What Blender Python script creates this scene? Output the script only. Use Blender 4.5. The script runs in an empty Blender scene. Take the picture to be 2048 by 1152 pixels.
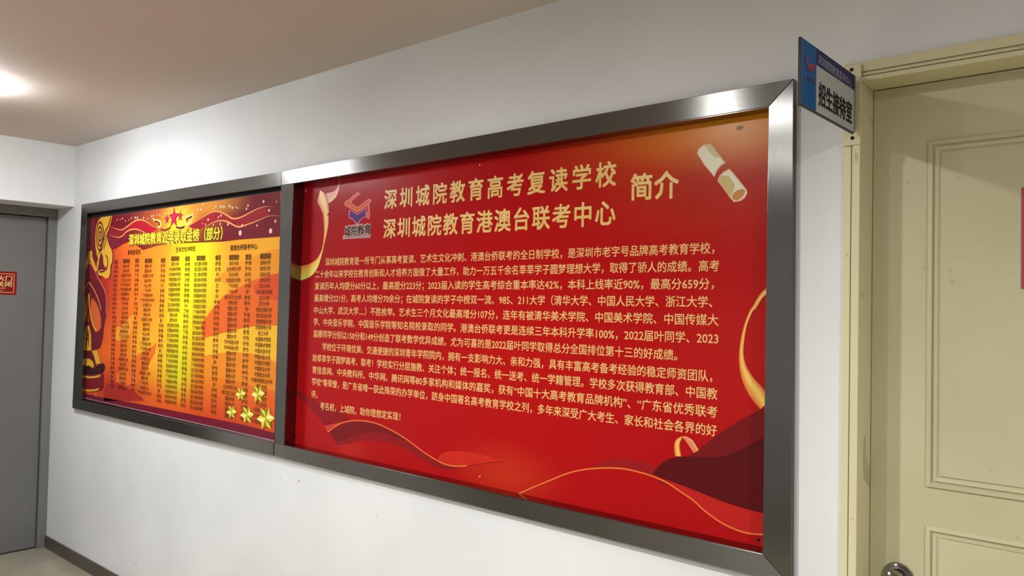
import bpy, bmesh, math, random
from mathutils import Vector, Matrix
from mathutils.geometry import tessellate_polygon
random.seed(4)
sc = bpy.context.scene
COL = sc.collection
W, H = 2048.0, 1152.0

# ------------------------------------------------------------------ camera
F_PX, YAW, PITCH, ROLL, CAM_D, CAM_H = 1578.588, 0.71533, 0.02602, 0.02094, 1.9161, 1.5916
def _axes():
    cy, sy, cp, sp = math.cos(YAW), math.sin(YAW), math.cos(PITCH), math.sin(PITCH)
    cr, sr = math.cos(ROLL), math.sin(ROLL)
    fwd = Vector((-sy*cp, cy*cp, sp)); right = Vector((cy, sy, 0)); up = right.cross(fwd)
    return cr*right + sr*up, -sr*right + cr*up, fwd
RIGHT, UP, FWD = _axes()
CAM = Vector((0, -CAM_D, CAM_H))
cam_data = bpy.data.cameras.new('camera')
cam_data.sensor_fit = 'HORIZONTAL'; cam_data.sensor_width = 36.0
cam_data.lens = F_PX * 36.0 / W
cam_data.clip_start = 0.02
cam = bpy.data.objects.new('camera', cam_data); COL.objects.link(cam)
cam.matrix_world = Matrix(((RIGHT.x, UP.x, -FWD.x, CAM.x), (RIGHT.y, UP.y, -FWD.y, CAM.y),
                           (RIGHT.z, UP.z, -FWD.z, CAM.z), (0, 0, 0, 1)))
sc.camera = cam

# ------------------------------------------------------------------ world, exposure, light levels
world = bpy.data.worlds.new('world'); sc.world = world; world.use_nodes = True
world.node_tree.nodes['Background'].inputs[0].default_value = (0.02, 0.02, 0.02, 1)
world.node_tree.nodes['Background'].inputs[1].default_value = 0.3
sc.view_settings.view_transform = 'Standard'; sc.view_settings.look = 'None'
sc.view_settings.gamma = 1.0; sc.view_settings.use_curve_mapping = False
sc.view_settings.exposure = 0.24
SPOT_W = 155.0         # watts of each small downlight's beam
DOWNLIGHT = 330.0       # glow of its diffuser
DOME = 112.0            # emission of the round dome lamp
DOWNLIGHT_COLOR = (0.95, 0.98, 1.0)
DOME_COLOR = (0.88, 0.94, 1.0)

# ------------------------------------------------------------------ measuring
def ray(px, py):
    return RIGHT*((px - W/2)/F_PX) - UP*((py - H/2)/F_PX) + FWD
def on_y(px, py, y):                       # the point of the plane y seen at that pixel of the photograph
    d = ray(px, py); return CAM + d*((y - CAM.y)/d.y)
def on_x(px, py, x):
    d = ray(px, py); return CAM + d*((x - CAM.x)/d.x)

# ------------------------------------------------------------------ materials
def lin(c):
    return tuple(((v/255.0)/12.92 if v/255.0 <= 0.04045 else ((v/255.0 + 0.055)/1.055)**2.4) for v in c) + (1.0,)
def new_mat(name):
    m = bpy.data.materials.new(name); m.use_nodes = True
    return m, m.node_tree, m.node_tree.nodes['Principled BSDF']
def node(nt, t, **kw):
    n = nt.nodes.new(t)
    for k, v in kw.items(): setattr(n, k, v)
    return n
def flat(name, rgb, rough=0.5, metal=0.0, spec=0.4, coat=0.0):
    m, nt, p = new_mat(name)
    p.inputs['Base Color'].default_value = lin(rgb)
    p.inputs['Roughness'].default_value = rough; p.inputs['Metallic'].default_value = metal
    p.inputs['Specular IOR Level'].default_value = spec; p.inputs['Coat Weight'].default_value = coat
    return m
def noisy(name, a, b, scale=3.0, rough=0.5, bump=0.0, bscale=200.0, stretch=(1, 1, 1), lo=0.35, hi=0.7, spec=0.5, detail=4):
    m, nt, p = new_mat(name)
    tc = node(nt, 'ShaderNodeTexCoord'); mp = node(nt, 'ShaderNodeMapping'); mp.inputs['Scale'].default_value = stretch
    nt.links.new(tc.outputs['Object'], mp.inputs['Vector'])
    nz = node(nt, 'ShaderNodeTexNoise'); nz.inputs['Scale'].default_value = scale; nz.inputs['Detail'].default_value = detail
    nt.links.new(mp.outputs[0], nz.inputs['Vector'])
    cr = node(nt, 'ShaderNodeValToRGB')
    cr.color_ramp.elements[0].position = lo; cr.color_ramp.elements[0].color = lin(a)
    cr.color_ramp.elements[1].position = hi; cr.color_ramp.elements[1].color = lin(b)
    nt.links.new(nz.outputs['Fac'], cr.inputs[0]); nt.links.new(cr.outputs[0], p.inputs['Base Color'])
    p.inputs['Roughness'].default_value = rough; p.inputs['Specular IOR Level'].default_value = spec
    if bump:
        n2 = node(nt, 'ShaderNodeTexNoise'); n2.inputs['Scale'].default_value = bscale; n2.inputs['Detail'].default_value = 3
        nt.links.new(mp.outputs[0], n2.inputs['Vector'])
        bp = node(nt, 'ShaderNodeBump'); bp.inputs['Strength'].default_value = bump; bp.inputs['Distance'].default_value = 0.002
        nt.links.new(n2.outputs['Fac'], bp.inputs['Height']); nt.links.new(bp.outputs[0], p.inputs['Normal'])
    return m
def emitter(name, rgb, strength):
    m, nt, p = new_mat(name)
    p.inputs['Base Color'].default_value = (*rgb, 1)
    p.inputs['Emission Color'].default_value = (*rgb, 1); p.inputs['Emission Strength'].default_value = strength
    return m
def steel(name, along, base=(122, 119, 115), rough=0.25, aniso=0.92):
    """brushed stainless steel, the brush marks running along 'x' or 'z'"""
    m, nt, p = new_mat(name)
    tc = node(nt, 'ShaderNodeTexCoord'); mp = node(nt, 'ShaderNodeMapping')
    mp.inputs['Scale'].default_value = (1.5, 60, 260) if along == 'x' else (260, 60, 1.5)
    nt.links.new(tc.outputs['Object'], mp.inputs['Vector'])
    nz = node(nt, 'ShaderNodeTexNoise'); nz.inputs['Scale'].default_value = 3.0; nz.inputs['Detail'].default_value = 5
    nt.links.new(mp.outputs[0], nz.inputs['Vector'])
    n3 = node(nt, 'ShaderNodeTexNoise'); n3.inputs['Scale'].default_value = 2.2; n3.inputs['Detail'].default_value = 2
    nt.links.new(tc.outputs['Object'], n3.inputs['Vector'])
    mr = node(nt, 'ShaderNodeMapRange'); mr.inputs['To Min'].default_value = rough - 0.05; mr.inputs['To Max'].default_value = rough + 0.06
    nt.links.new(nz.outputs['Fac'], mr.inputs['Value']); nt.links.new(mr.outputs[0], p.inputs['Roughness'])
    cr = node(nt, 'ShaderNodeValToRGB')
    cr.color_ramp.elements[0].position = 0.3; cr.color_ramp.elements[0].color = lin(tuple(v*0.93 for v in base))
    cr.color_ramp.elements[1].position = 0.75; cr.color_ramp.elements[1].color = lin(tuple(v*1.05 for v in base))
    nt.links.new(n3.outputs['Fac'], cr.inputs[0]); nt.links.new(cr.outputs[0], p.inputs['Base Color'])
    bp = node(nt, 'ShaderNodeBump'); bp.inputs['Strength'].default_value = 0.05; bp.inputs['Distance'].default_value = 0.0003
    nt.links.new(nz.outputs['Fac'], bp.inputs['Height']); nt.links.new(bp.outputs[0], p.inputs['Normal'])
    p.inputs['Metallic'].default_value = 1.0
    p.inputs['Anisotropic'].default_value = aniso
    cx = node(nt, 'ShaderNodeCombineXYZ')
    cx.inputs[0].default_value = 0.0 if along == 'x' else 1.0; cx.inputs[2].default_value = 1.0 if along == 'x' else 0.0
    nt.links.new(cx.outputs[0], p.inputs['Tangent'])
    return m

M = {}
M['wall'] = noisy('white_wall_paint', (222, 221, 219), (234, 233, 231), scale=1.6, rough=0.62, bump=0.12, bscale=60, spec=0.3)
M['wall_far'] = noisy('grey_far_wall_paint', (156, 157, 157), (164, 165, 165), scale=1.2, rough=0.6)
M['ceiling'] = noisy('white_ceiling_paint', (204, 190, 179), (212, 198, 187), scale=0.9, rough=0.75, spec=0.2)
M['door_grey'] = noisy('grey_door_paint', (104, 102, 99), (111, 109, 106), scale=2.0, rough=0.42, bump=0.05, bscale=150)
M['frame_grey'] = noisy('grey_frame_paint', (112, 110, 106), (118, 116, 112), scale=2.5, rough=0.38)
M['dark_gap'] = flat('dark_gap', (18, 16, 15), 0.8)
M['baseboard'] = noisy('brown_glazed_baseboard', (72, 62, 52), (84, 74, 62), scale=5.0, rough=0.3)
M['steel_x'] = steel('brushed_steel_level', 'x')
M['steel_z'] = steel('brushed_steel_upright', 'z')
M['chrome'] = flat('polished_chrome', (150, 146, 142), 0.10, 1.0)
M['screw'] = flat('dark_screw', (34, 28, 26), 0.45, 0.6)
M['white_plastic'] = flat('white_plastic', (225, 225, 222), 0.4)

def cream_mat(name, a, b):
    m, nt, p = new_mat(name)
    tc = node(nt, 'ShaderNodeTexCoord')
    n1 = node(nt, 'ShaderNodeTexNoise'); n1.inputs['Scale'].default_value = 2.4; n1.inputs['Detail'].default_value = 5
    nt.links.new(tc.outputs['Object'], n1.inputs['Vector'])
    cr = node(nt, 'ShaderNodeValToRGB')
    cr.color_ramp.elements[0].position = 0.32; cr.color_ramp.elements[0].color = lin(a)
    cr.color_ramp.elements[1].position = 0.66; cr.color_ramp.elements[1].color = lin(b)
    nt.links.new(n1.outputs['Fac'], cr.inputs[0])
    n2 = node(nt, 'ShaderNodeTexNoise'); n2.inputs['Scale'].default_value = 26; n2.inputs['Detail'].default_value = 2
    nt.links.new(tc.outputs['Object'], n2.inputs['Vector'])
    c2 = node(nt, 'ShaderNodeValToRGB')
    c2.color_ramp.elements[0].position = 0.23; c2.color_ramp.elements[0].color = (0.72, 0.70, 0.66, 1)
    c2.color_ramp.elements[1].position = 0.30; c2.color_ramp.elements[1].color = (1, 1, 1, 1)
    nt.links.new(n2.outputs['Fac'], c2.inputs[0])
    mx = node(nt, 'ShaderNodeMix', data_type='RGBA', blend_type='MULTIPLY'); mx.inputs[0].default_value = 1.0
    nt.links.new(cr.outputs[0], mx.inputs[6]); nt.links.new(c2.outputs[0], mx.inputs[7]); nt.links.new(mx.outputs[2], p.inputs['Base Color'])
    n3 = node(nt, 'ShaderNodeTexNoise'); n3.inputs['Scale'].default_value = 35; n3.inputs['Detail'].default_value = 3
    nt.links.new(tc.outputs['Object'], n3.inputs['Vector'])
    bp = node(nt, 'ShaderNodeBump'); bp.inputs['Strength'].default_value = 0.15; bp.inputs['Distance'].default_value = 0.002
    nt.links.new(n3.outputs['Fac'], bp.inputs['Height']); nt.links.new(bp.outputs[0], p.inputs['Normal'])
    p.inputs['Roughness'].default_value = 0.42
    return m
M['cream'] = cream_mat('cream_door_paint', (196, 187, 147), (206, 197, 159))
M['cream_casing'] = cream_mat('cream_casing_paint', (214, 204, 160), (222, 213, 172))

def floor_mat():
    m, nt, p = new_mat('beige_floor_tile')
    tc = node(nt, 'ShaderNodeTexCoord')
    n1 = node(nt, 'ShaderNodeTexNoise'); n1.inputs['Scale'].default_value = 3.0; n1.inputs['Detail'].default_value = 6
    nt.links.new(tc.outputs['Object'], n1.inputs['Vector'])
    cr = node(nt, 'ShaderNodeValToRGB')
    cr.color_ramp.elements[0].position = 0.35; cr.color_ramp.elements[0].color = lin((146, 139, 119))
    cr.color_ramp.elements[1].position = 0.7; cr.color_ramp.elements[1].color = lin((162, 155, 135))
    nt.links.new(n1.outputs['Fac'], cr.inputs[0]); nt.links.new(cr.outputs[0], p.inputs['Base Color'])
    p.inputs['Roughness'].default_value = 0.22
    return m
M['floor'] = floor_mat()
M['grout'] = flat('floor_grout', (120, 110, 92), 0.8)

def print_base(name, base, blobs, rough=0.24):
    """printed sheet: a base ink with soft printed colour clouds; a blob is (x, z, radius_x, radius_z, colour, amount)"""
    m, nt, p = new_mat(name)
    tc = node(nt, 'ShaderNodeTexCoord'); last = None
    rgb = node(nt, 'ShaderNodeRGB'); rgb.outputs[0].default_value = lin(base); last = rgb.outputs[0]
    for (x, z, rx, rz, c, am) in blobs:
        mp = node(nt, 'ShaderNodeMapping'); mp.vector_type = 'TEXTURE'
        mp.inputs['Location'].default_value = (x, 0, z); mp.inputs['Scale'].default_value = (rx, 1000, rz)
        nt.links.new(tc.outputs['Object'], mp.inputs['Vector'])
        g = node(nt, 'ShaderNodeTexGradient', gradient_type='SPHERICAL'); nt.links.new(mp.outputs[0], g.inputs[0])
        mr = node(nt, 'ShaderNodeMapRange', interpolation_type='SMOOTHSTEP'); mr.inputs['To Max'].default_value = am
        nt.links.new(g.outputs['Fac'], mr.inputs['Value'])
        mx = node(nt, 'ShaderNodeMix', data_type='RGBA')
        nt.links.new(mr.outputs[0], mx.inputs[0]); nt.links.new(last, mx.inputs[6]); mx.inputs[7].default_value = lin(c)
        last = mx.outputs[2]
    nt.links.new(last, p.inputs['Base Color'])
    p.inputs['Roughness'].default_value = rough; p.inputs['Specular IOR Level'].default_value = 0.11
    return m
_ink = {}
def ink(rgb, rough=0.28):
    k = (rgb, rough)
    if k not in _ink: _ink[k] = flat('ink_%02x%02x%02x' % rgb, rgb, rough, spec=0.12)
    return _ink[k]
def ink_ramp(name, stops, rough=0.36):
    """printed colour that runs through the stops along the shape's own U coordinate"""
    m, nt, p = new_mat(name)
    uv = node(nt, 'ShaderNodeUVMap'); sx = node(nt, 'ShaderNodeSeparateXYZ'); nt.links.new(uv.outputs[0], sx.inputs[0])
    cr = node(nt, 'ShaderNodeValToRGB'); e = cr.color_ramp.elements
    e[0].position = stops[0][0]; e[0].color = lin(stops[0][1]); e[1].position = stops[-1][0]; e[1].color = lin(stops[-1][1])
    for pos, c in stops[1:-1]:
        q = e.new(pos); q.color = lin(c)
    nt.links.new(sx.outputs[0], cr.inputs[0]); nt.links.new(cr.outputs[0], p.inputs['Base Color'])
    p.inputs['Roughness'].default_value = rough
    return m

# ------------------------------------------------------------------ objects
def tag(o, label=None, cat=None, group=None, kind=None):
    if label: o['label'] = label
    if cat: o['category'] = cat
    if group: o['group'] = group
    if kind: o['kind'] = kind
    return o
def empty(name, loc, **kw):
    o = bpy.data.objects.new(name, None); o.location = loc; o.empty_display_size = 0.1; COL.objects.link(o)
    return tag(o, **kw)
def link(name, me, mat, parent=None):
    """verts are in world coordinates; the object's origin goes to the base of its bounds"""
    if mat is not None and not me.materials: me.materials.append(mat)
    o = bpy.data.objects.new(name, me); COL.objects.link(o)
    if me.vertices:
        xs = [v.co.x for v in me.vertices]; ys = [v.co.y for v in me.vertices]; zs = [v.co.z for v in me.vertices]
        c = Vector(((min(xs) + max(xs))/2, (min(ys) + max(ys))/2, min(zs)))
        me.transform(Matrix.Translation(-c)); w = Matrix.Translation(c)
        o.matrix_world = w
        if parent is not None:
            o.parent = parent
            pw = Matrix.Identity(4); q = parent
            pw = parent.get('_w') and Matrix.Translation(Vector(parent['_w'])) or Matrix.Translation(parent.location)
            o.location = c - pw.to_translation()
        o['_w'] = tuple(c)
    elif parent is not None: o.parent = parent
    return o
def smooth(me, ang=0.6):
    me.polygons.foreach_set('use_smooth', [True]*len(me.polygons))
    if hasattr(me, 'set_sharp_from_angle'): me.set_sharp_from_angle(angle=ang)
    return me
class MB:
    def __init__(s): s.bm = bmesh.new()
    def box(s, x0, y0, z0, x1, y1, z1):
        v = [s.bm.verts.new(c) for c in ((x0,y0,z0),(x1,y0,z0),(x1,y1,z0),(x0,y1,z0),(x0,y0,z1),(x1,y0,z1),(x1,y1,z1),(x0,y1,z1))]
        for f in ((0,3,2,1),(4,5,6,7),(0,1,5,4),(1,2,6,5),(2,3,7,6),(3,0,4,7)): s.bm.faces.new([v[i] for i in f])
        return s
    def prism(s, pts, y0, y1):
        """pts: (x, z) outline, extruded from y0 to y1"""
        a = [s.bm.verts.new((x, y0, z)) for x, z in pts]; b = [s.bm.verts.new((x, y1, z)) for x, z in pts]
        n = len(pts); s.bm.faces.new(a); s.bm.faces.new(b[::-1])
        for i in range(n): s.bm.faces.new((a[i], b[i], b[(i+1) % n], a[(i+1) % n]))
        return s
    def lathe(s, prof, c, axis='y', n=40):
        """prof: (radius, offset along axis)"""
        rings = []
        for r, h in prof:
            ring = []
            for i in range(n if r > 1e-6 else 1):
                t = 2*math.pi*i/n; u, w = r*math.cos(t), r*math.sin(t)
                p = {'y': (c[0]+u, c[1]+h, c[2]+w), 'z': (c[0]+u, c[1]+w, c[2]+h), 'x': (c[0]+h, c[1]+u, c[2]+w)}[axis]
                ring.append(s.bm.verts.new(p))
            rings.append(ring)
        for a, b in zip(rings, rings[1:]):
            if len(a) == 1 and len(b) == 1: continue
            for i in range(n):
                j = (i+1) % n
                if len(a) == 1: s.bm.faces.new((a[0], b[i], b[j]))
                elif len(b) == 1: s.bm.faces.new((a[i], a[j], b[0]))
                else: s.bm.faces.new((a[i], a[j], b[j], b[i]))
        return s
    def bevel(s, w, seg=2):
        bmesh.ops.remove_doubles(s.bm, verts=s.bm.verts[:], dist=1e-6)
        ed = [e for e in s.bm.edges if len(e.link_faces) == 2 and e.calc_face_angle(0) > 0.4]
        bmesh.ops.bevel(s.bm, geom=ed, offset=w, segments=seg, profile=0.5, affect='EDGES')
        return s
    def build(s, name, mat, parent=None, sm=False, weld=False):
        if weld: bmesh.ops.remove_doubles(s.bm, verts=s.bm.verts[:], dist=1e-6)
        bmesh.ops.recalc_face_normals(s.bm, faces=s.bm.faces[:])
        me = bpy.data.meshes.new(name); s.bm.to_mesh(me); s.bm.free()
        if sm: smooth(me)
        return link(name, me, mat, parent)

# ------------------------------------------------------------------ structure
CEIL, FRONT, XL, XR, YB = 2.55, 0.0, -5.313, 1.9, -3.75
XD = -5.577                    # plane of the grey door frame, deep in its recess
NICHE = 0.036                  # the posters lie this deep in the wall
FACE = -0.02                   # front of the steel frames
def P(px, py, y=FACE):
    p = on_y(px, py, y); return (p.x, p.z)
# steel frame corners measured on the plane of their front
B_TL, B_TR, B_BR, B_BL = P(563, 343), P(1587, 157), P(1581, 1170), P(548, 912)
B_iTL, B_iTR, B_iBR, B_iBL = P(587, 366.5), P(1537, 213), P(1525, 1108), P(568, 891)
L_TL, L_TR, L_BR, L_BL = P(163, 409), P(562.6, 343.6), P(547.6, 911.5), P(144.5, 816)
L_iTL, L_iTR, L_iBR, L_iBL = P(173, 427), P(562.3, 371), P(545, 886), P(162.5, 800.5)
# door opening in the main wall
DX0, DX1, DZ = -0.592, 0.262, 2.137

w = MB()
T = 0.26
xs = sorted({-5.85, -5.06, B_iTL[0]-0.03, B_iTR[0]+0.03, -3.05, DX0, DX1, XR + 0.2})
ntop, nbot = 2.14, 0.965
n_l0, n_l1 = -5.085, -2.985
n_b0, n_b1 = -2.925, -0.765
def wallbox(x0, x1, z0, z1, y0=0.0): w.box(x0, y0, z0, x1, T, z1)
wallbox(-5.85, n_l0, 0, CEIL)
wallbox(n_l0, n_b1, ntop, CEIL); wallbox(n_l0, n_b1, 0, nbot)
wallbox(n_l1, n_b0, nbot, ntop)
wallbox(n_l0, n_l1, nbot, ntop, 0.018); wallbox(n_b0, n_b1, nbot, ntop, NICHE + 0.006)
wallbox(n_b1, DX0 - 0.012, 0, CEIL)
wallbox(DX0 - 0.012, DX1 + 0.012, DZ + 0.012, CEIL)
wallbox(DX1 + 0.012, XR + 0.2, 0, CEIL)
o = w.build('wall_back', M['wall']); tag(o, kind='structure')
wall_back = o

w = MB()
w.box(-5.85, -1.06, 2.172, XL, 0.0, CEIL)                 # lintel over the recess
w.box(-5.85, YB, 0, XL, -1.06, CEIL)
w.box(-5.85, -1.06, 0, -5.70, 0.0, 2.172)                 # back of the recess, behind the door
tag(w.build('wall_left', M['wall']), kind='structure')
tag(MB().box(-5.85, YB - 0.15, 0, XR + 0.2, YB, CEIL).build('wall_front', M['wall_far']), kind='structure')
tag(MB().box(XR, YB, 0, XR + 0.2, 0.0, CEIL).build('wall_right', M['wall_far']), kind='structure')
tag(MB().box(-5.85, YB - 0.15, CEIL, XR + 0.2, T, CEIL + 0.12).build('ceiling', M['ceiling']), kind='structure')
fl = tag(MB().box(-5.85, YB - 0.15, -0.1, XR + 0.2, T, -0.004).build('floor', M['grout']), kind='structure')
ts = 0.60
tile_me = None
ix = 0
for i in range(-10, 4):
    for j in range(-7, 1):
        x0, x1 = max(i*ts + 0.13, -5.70), min((i+1)*ts + 0.127, XR); y0, y1 = max(j*ts + 0.10, YB), min((j+1)*ts + 0.097, 0.0)
        if x1 - x0 < 0.02 or y1 - y0 < 0.02: continue
        MB().box(x0, y0, -0.004, x1, y1, 0.0).build('floor_tile', M['floor'], fl)

# baseboards
bb = MB().box(XD + 0.0, -0.009, 0, DX0 - 0.042, 0.0, 0.0765).bevel(0.0015, 1)
tag(bb.build('baseboard_back', M['baseboard']), kind='structure')
tag(MB().box(XL, YB, 0, XL + 0.009, -1.06, 0.0765).bevel(0.0015, 1).build('baseboard_left', M['baseboard']), kind='structure')
tag(MB().box(XL, YB, 0, XR, YB + 0.009, 0.0765).build('baseboard_front', M['baseboard']), kind='structure')

# ------------------------------------------------------------------ grey fire door in the recess of the end wall
d1 = tag(empty('door_1', (XD, -0.53, 0)), label='flush grey metal door with grey frame, recessed in the end wall', kind='structure')
fw = 0.052
MB().box(XD - 0.12, -fw, 0, XD, -0.001, 2.117).bevel(0.002, 1).build('frame_jamb', M['frame_grey'], d1)
MB().box(XD - 0.12, -1.058, 0, XD, -1.058 + fw, 2.117).bevel(0.002, 1).build('frame_jamb', M['frame_grey'], d1)
MB().box(XD - 0.12, -1.058, 2.117, XD, -0.001, 2.171).bevel(0.002, 1).build('frame_head', M['frame_grey'], d1)
leaf = MB().box(XD - 0.065, -1.058 + fw + 0.004, 0.008, XD - 0.022, -fw - 0.004, 2.112).bevel(0.0015, 1).build('leaf', M['door_grey'], d1)
MB().box(XD - 0.11, -1.05, 0.0, XD - 0.075, -0.01, 2.15).build('gap_shade', M['dark_gap'], d1)  # near-black sheet behind the whole leaf, painting the shade in its gaps
h = MB().lathe([(0, 0), (0.026, 0), (0.026, 0.006), (0.010, 0.009), (0.010, 0.045), (0, 0.045)], (XD - 0.022, -0.95, 1.03), 'x', 24)
h.box(XD + 0.015, -0.96, 1.02, XD + 0.03, -0.83, 1.04)
h.build('door_handle', M['chrome'], leaf)

# ------------------------------------------------------------------ cream panelled door
LY = 0.085                                                  # front of the leaf
d2 = tag(empty('door_2', ((DX0 + DX1)/2, 0.0, 0)), label='cream painted panelled door with chrome knob and cream casing', kind='structure')
# casing: flat outer band and a raised inner band with a groove between, mitred look by butt joint
cx0, cz1 = DX0 - 0.0385, 2.184
def casing_v(xa, xb, sgn, name='casing_upright'):
    m = MB()
    m.box(min(xa, xb), -0.008, 0, max(xa, xb), 0.0, cz1 - 0.040)
    return m
m = MB()
m.box(cx0, -0.008, 0, DX0 - 0.021, 0, DZ + 0.0005)
m.box(DX0 - 0.021, -0.004, 0, DX0 - 0.018, 0, DZ + 0.0005)
m.box(DX0 - 0.018, -0.011, 0, DX0, LY + 0.02, DZ + 0.0005)
m.bevel(0.0012, 2).build('casing_upright', M['cream_casing'], d2)
m = MB()
m.box(DX1 + 0.021, -0.008, 0, DX1 + 0.0385, 0, DZ + 0.0005)
m.box(DX1 + 0.018, -0.004, 0, DX1 + 0.021, 0, DZ + 0.0005)
m.box(DX1, -0.011, 0, DX1 + 0.018, LY + 0.02, DZ + 0.0005)
m.bevel(0.0012, 2).build('casing_upright', M['cream_casing'], d2)
m = MB()
m.box(cx0, -0.0085, DZ + 0.024, DX1 + 0.0385, 0, cz1)
m.box(cx0, -0.004, DZ + 0.020, DX1 + 0.0385, 0, DZ + 0.024)
m.box(cx0 + 0.014, -0.0085, DZ + 0.014, DX1 + 0.025, 0, DZ + 0.020)
m.box(cx0 + 0.014, -0.005, DZ + 0.0115, DX1 + 0.025, 0, DZ + 0.014)
m.box(cx0 + 0.0001, -0.0115, DZ + 0.0006, DX1 + 0.0384, LY + 0.02, DZ + 0.0115)
m.bevel(0.0010, 1).build('casing_head', M['cream_casing'], d2)
leaf2 = MB().box(DX0 + 0.0015, LY, 0.006, DX1 - 0.0015, LY + 0.04, DZ - 0.002).build('leaf', M['cream'], d2)
def Z0(ox, oy, s, pts): return [(ox + x*s, oy + y*s) for x, y in pts]
def rect_ring(prof, x0, x1, z0, z1, y):
    """sweep a moulding profile (inset, height towards the viewer) round a rectangle with mitred corners"""
    bm = bmesh.new(); rings = []
    for ins, hgt in prof:
        rings.append([bm.verts.new(p) for p in ((x0+ins, y-hgt, z0+ins), (x1-ins, y-hgt, z0+ins), (x1-ins, y-hgt, z1-ins), (x0+ins, y-hgt, z1-ins))])
    for a, b in zip(rings, rings[1:]):
        for i in range(4): bm.faces.new((a[i], a[(i+1) % 4], b[(i+1) % 4], b[i]))
    bmesh.ops.recalc_face_normals(bm, faces=bm.faces[:])
    me = bpy.data.meshes.new('moulding'); bm.to_mesh(me); bm.free()
    return me
prof = [(0, 0.0), (0.0, 0.0055), (0.009, 0.0065), (0.0105, 0.0008), (0.0135, 0.0008), (0.0145, 0.005), (0.0215, 0.004), (0.0235, 0.0012), (0.026, 0.0012), (0.027, 0.0045), (0.029, 0.0048)]
def panel(x0, x1, z0, z1):
    link('panel_moulding', rect_ring(prof, x0, x1, z0, z1, LY), M['cream'], leaf2)
    MB().box(x0 + 0.0288, LY - 0.0047, z0 + 0.0288, x1 - 0.0288, LY + 0.001, z1 - 0.0288).build('raised_panel', M['cream'], leaf2)
a = on_y(1858, 284, LY); b = on_y(1861, 973, LY); c = on_y(1861, 1052, LY)
px1 = DX1 - (a.x - DX0)
panel(a.x, px1, b.z, a.z)
panel(a.x, px1, 0.22, c.z)
# old drip of darker varnish on the jamb
st = [on_x(p[0], p[1], DX0 + 0.0003) for p in Z0(1660, 900, .2188, [(310, -130), (305, 0), (305, 180), (316, 270), (342, 322), (374, 345), (374, 150), (350, 140), (334, 90), (330, -40), (322, -130)])]
me = bpy.data.meshes.new('varnish_drip'); me.from_pydata([tuple(p) for p in st], [], [tuple(t) for t in tessellate_polygon([[Vector((p.y, p.z, 0)) for p in st]])])
link('varnish_drip', me, flat('varnish_drip', (190, 179, 132), 0.4), d2)
# knob on its rose
kc = on_y(1795, 1153.5, LY)
MB().lathe([(0, 0), (0.0335, 0), (0.0345, -0.003), (0.033, -0.007), (0.026, -0.0105), (0.018, -0.0115), (0, -0.0115)], (kc.x + 0.002, LY, kc.z), 'y', 48).build('knob_rose', M['chrome'], leaf2, sm=True)
MB().lathe([(0.0115, -0.010), (0.0105, -0.022), (0.014, -0.028), (0.0235, -0.034), (0.0272, -0.042), (0.0272, -0.049), (0.0240, -0.056), (0.0185, -0.059), (0.0165, -0.0575), (0.009, -0.0590), (0, -0.0594)], (kc.x + 0.002, LY, kc.z), 'y', 48).build('door_knob', M['chrome'], leaf2, sm=True)

# red notice stuck on the cream door, only its left margin in view
a = on_y(2043, 375, LY - 0.006); b = on_y(2043, 578, LY - 0.006)
nt_ = tag(MB().box(a.x, LY - 0.0062, b.z, a.x + 0.20, LY - 0.0052, a.z).build('door_notice', noisy('red_notice_paper', (170, 66, 70), (178, 78, 80), rough=0.5)),
          label='red paper notice stuck on the cream door at the right edge', cat='notice')
MB().box(a.x + 0.008, LY - 0.0066, b.z + 0.008, a.x + 0.192, LY - 0.0062, a.z - 0.008).build('notice_field', flat('red_notice_field', (158, 40, 46), 0.5), nt_)

# ------------------------------------------------------------------ lamps
def downlight(x, y, label, kindgroup='small round downlights'):
    t = tag(empty('downlight', (x, y, CEIL)), label, 'lamp')
    MB().lathe([(0.060, -0.0015), (0.062, -0.006), (0.082, -0.005), (0.085, 0.0), (0.060, 0.0), (0.060, -0.0015)], (x, y, CEIL), 'z', 40).build('trim_ring', M['white_plastic'], t, sm=True)
    MB().lathe([(0, -0.003), (0.0598, -0.003)], (x, y, CEIL), 'z', 40).build('diffuser', em_down, t)
    ld = bpy.data.lights.new('downlight_beam', 'SPOT'); ld.energy = SPOT_W; ld.color = DOWNLIGHT_COLOR
    ld.spot_size = math.radians(172); ld.spot_blend = 1.0; ld.shadow_soft_size = 0.045
    lo = bpy.data.objects.new('downlight_beam', ld); COL.objects.link(lo); lo.parent = t; lo.location = (0, 0, -0.012)
    return t
em_down = emitter('downlight_glow', DOWNLIGHT_COLOR, DOWNLIGHT)
em_dome = emitter('dome_glow', DOME_COLOR, DOME)
downlight(-1.70, -1.58, 'small round flush ceiling downlight over the red poster board')
downlight(-1.70, -2.80, 'small round flush ceiling downlight farther from the poster wall')
downlight(0.95, -1.58, 'small round flush ceiling downlight beyond the cream door')
t = tag(empty('dome_lamp', (-4.12, -0.97, CEIL)), 'round white ceiling lamp near the end wall, just left of view', 'lamp')
lx, ly = -4.12, -0.97
MB().lathe([(0, 0), (0.150, 0), (0.155, -0.003), (0.155, -0.008), (0.150, -0.010), (0, -0.010)], (lx, ly, CEIL), 'z', 48).build('lamp_base', M['white_plastic'], t, sm=True)
MB().lathe([(0.150, -0.0102), (0.178, -0.012), (0.184, -0.022), (0.176, -0.036), (0.150, -0.046), (0.10, -0.053), (0.05, -0.056), (0, -0.057)], (lx, ly, CEIL), 'z', 48).build('lamp_shade', em_dome, t, sm=True)

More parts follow.
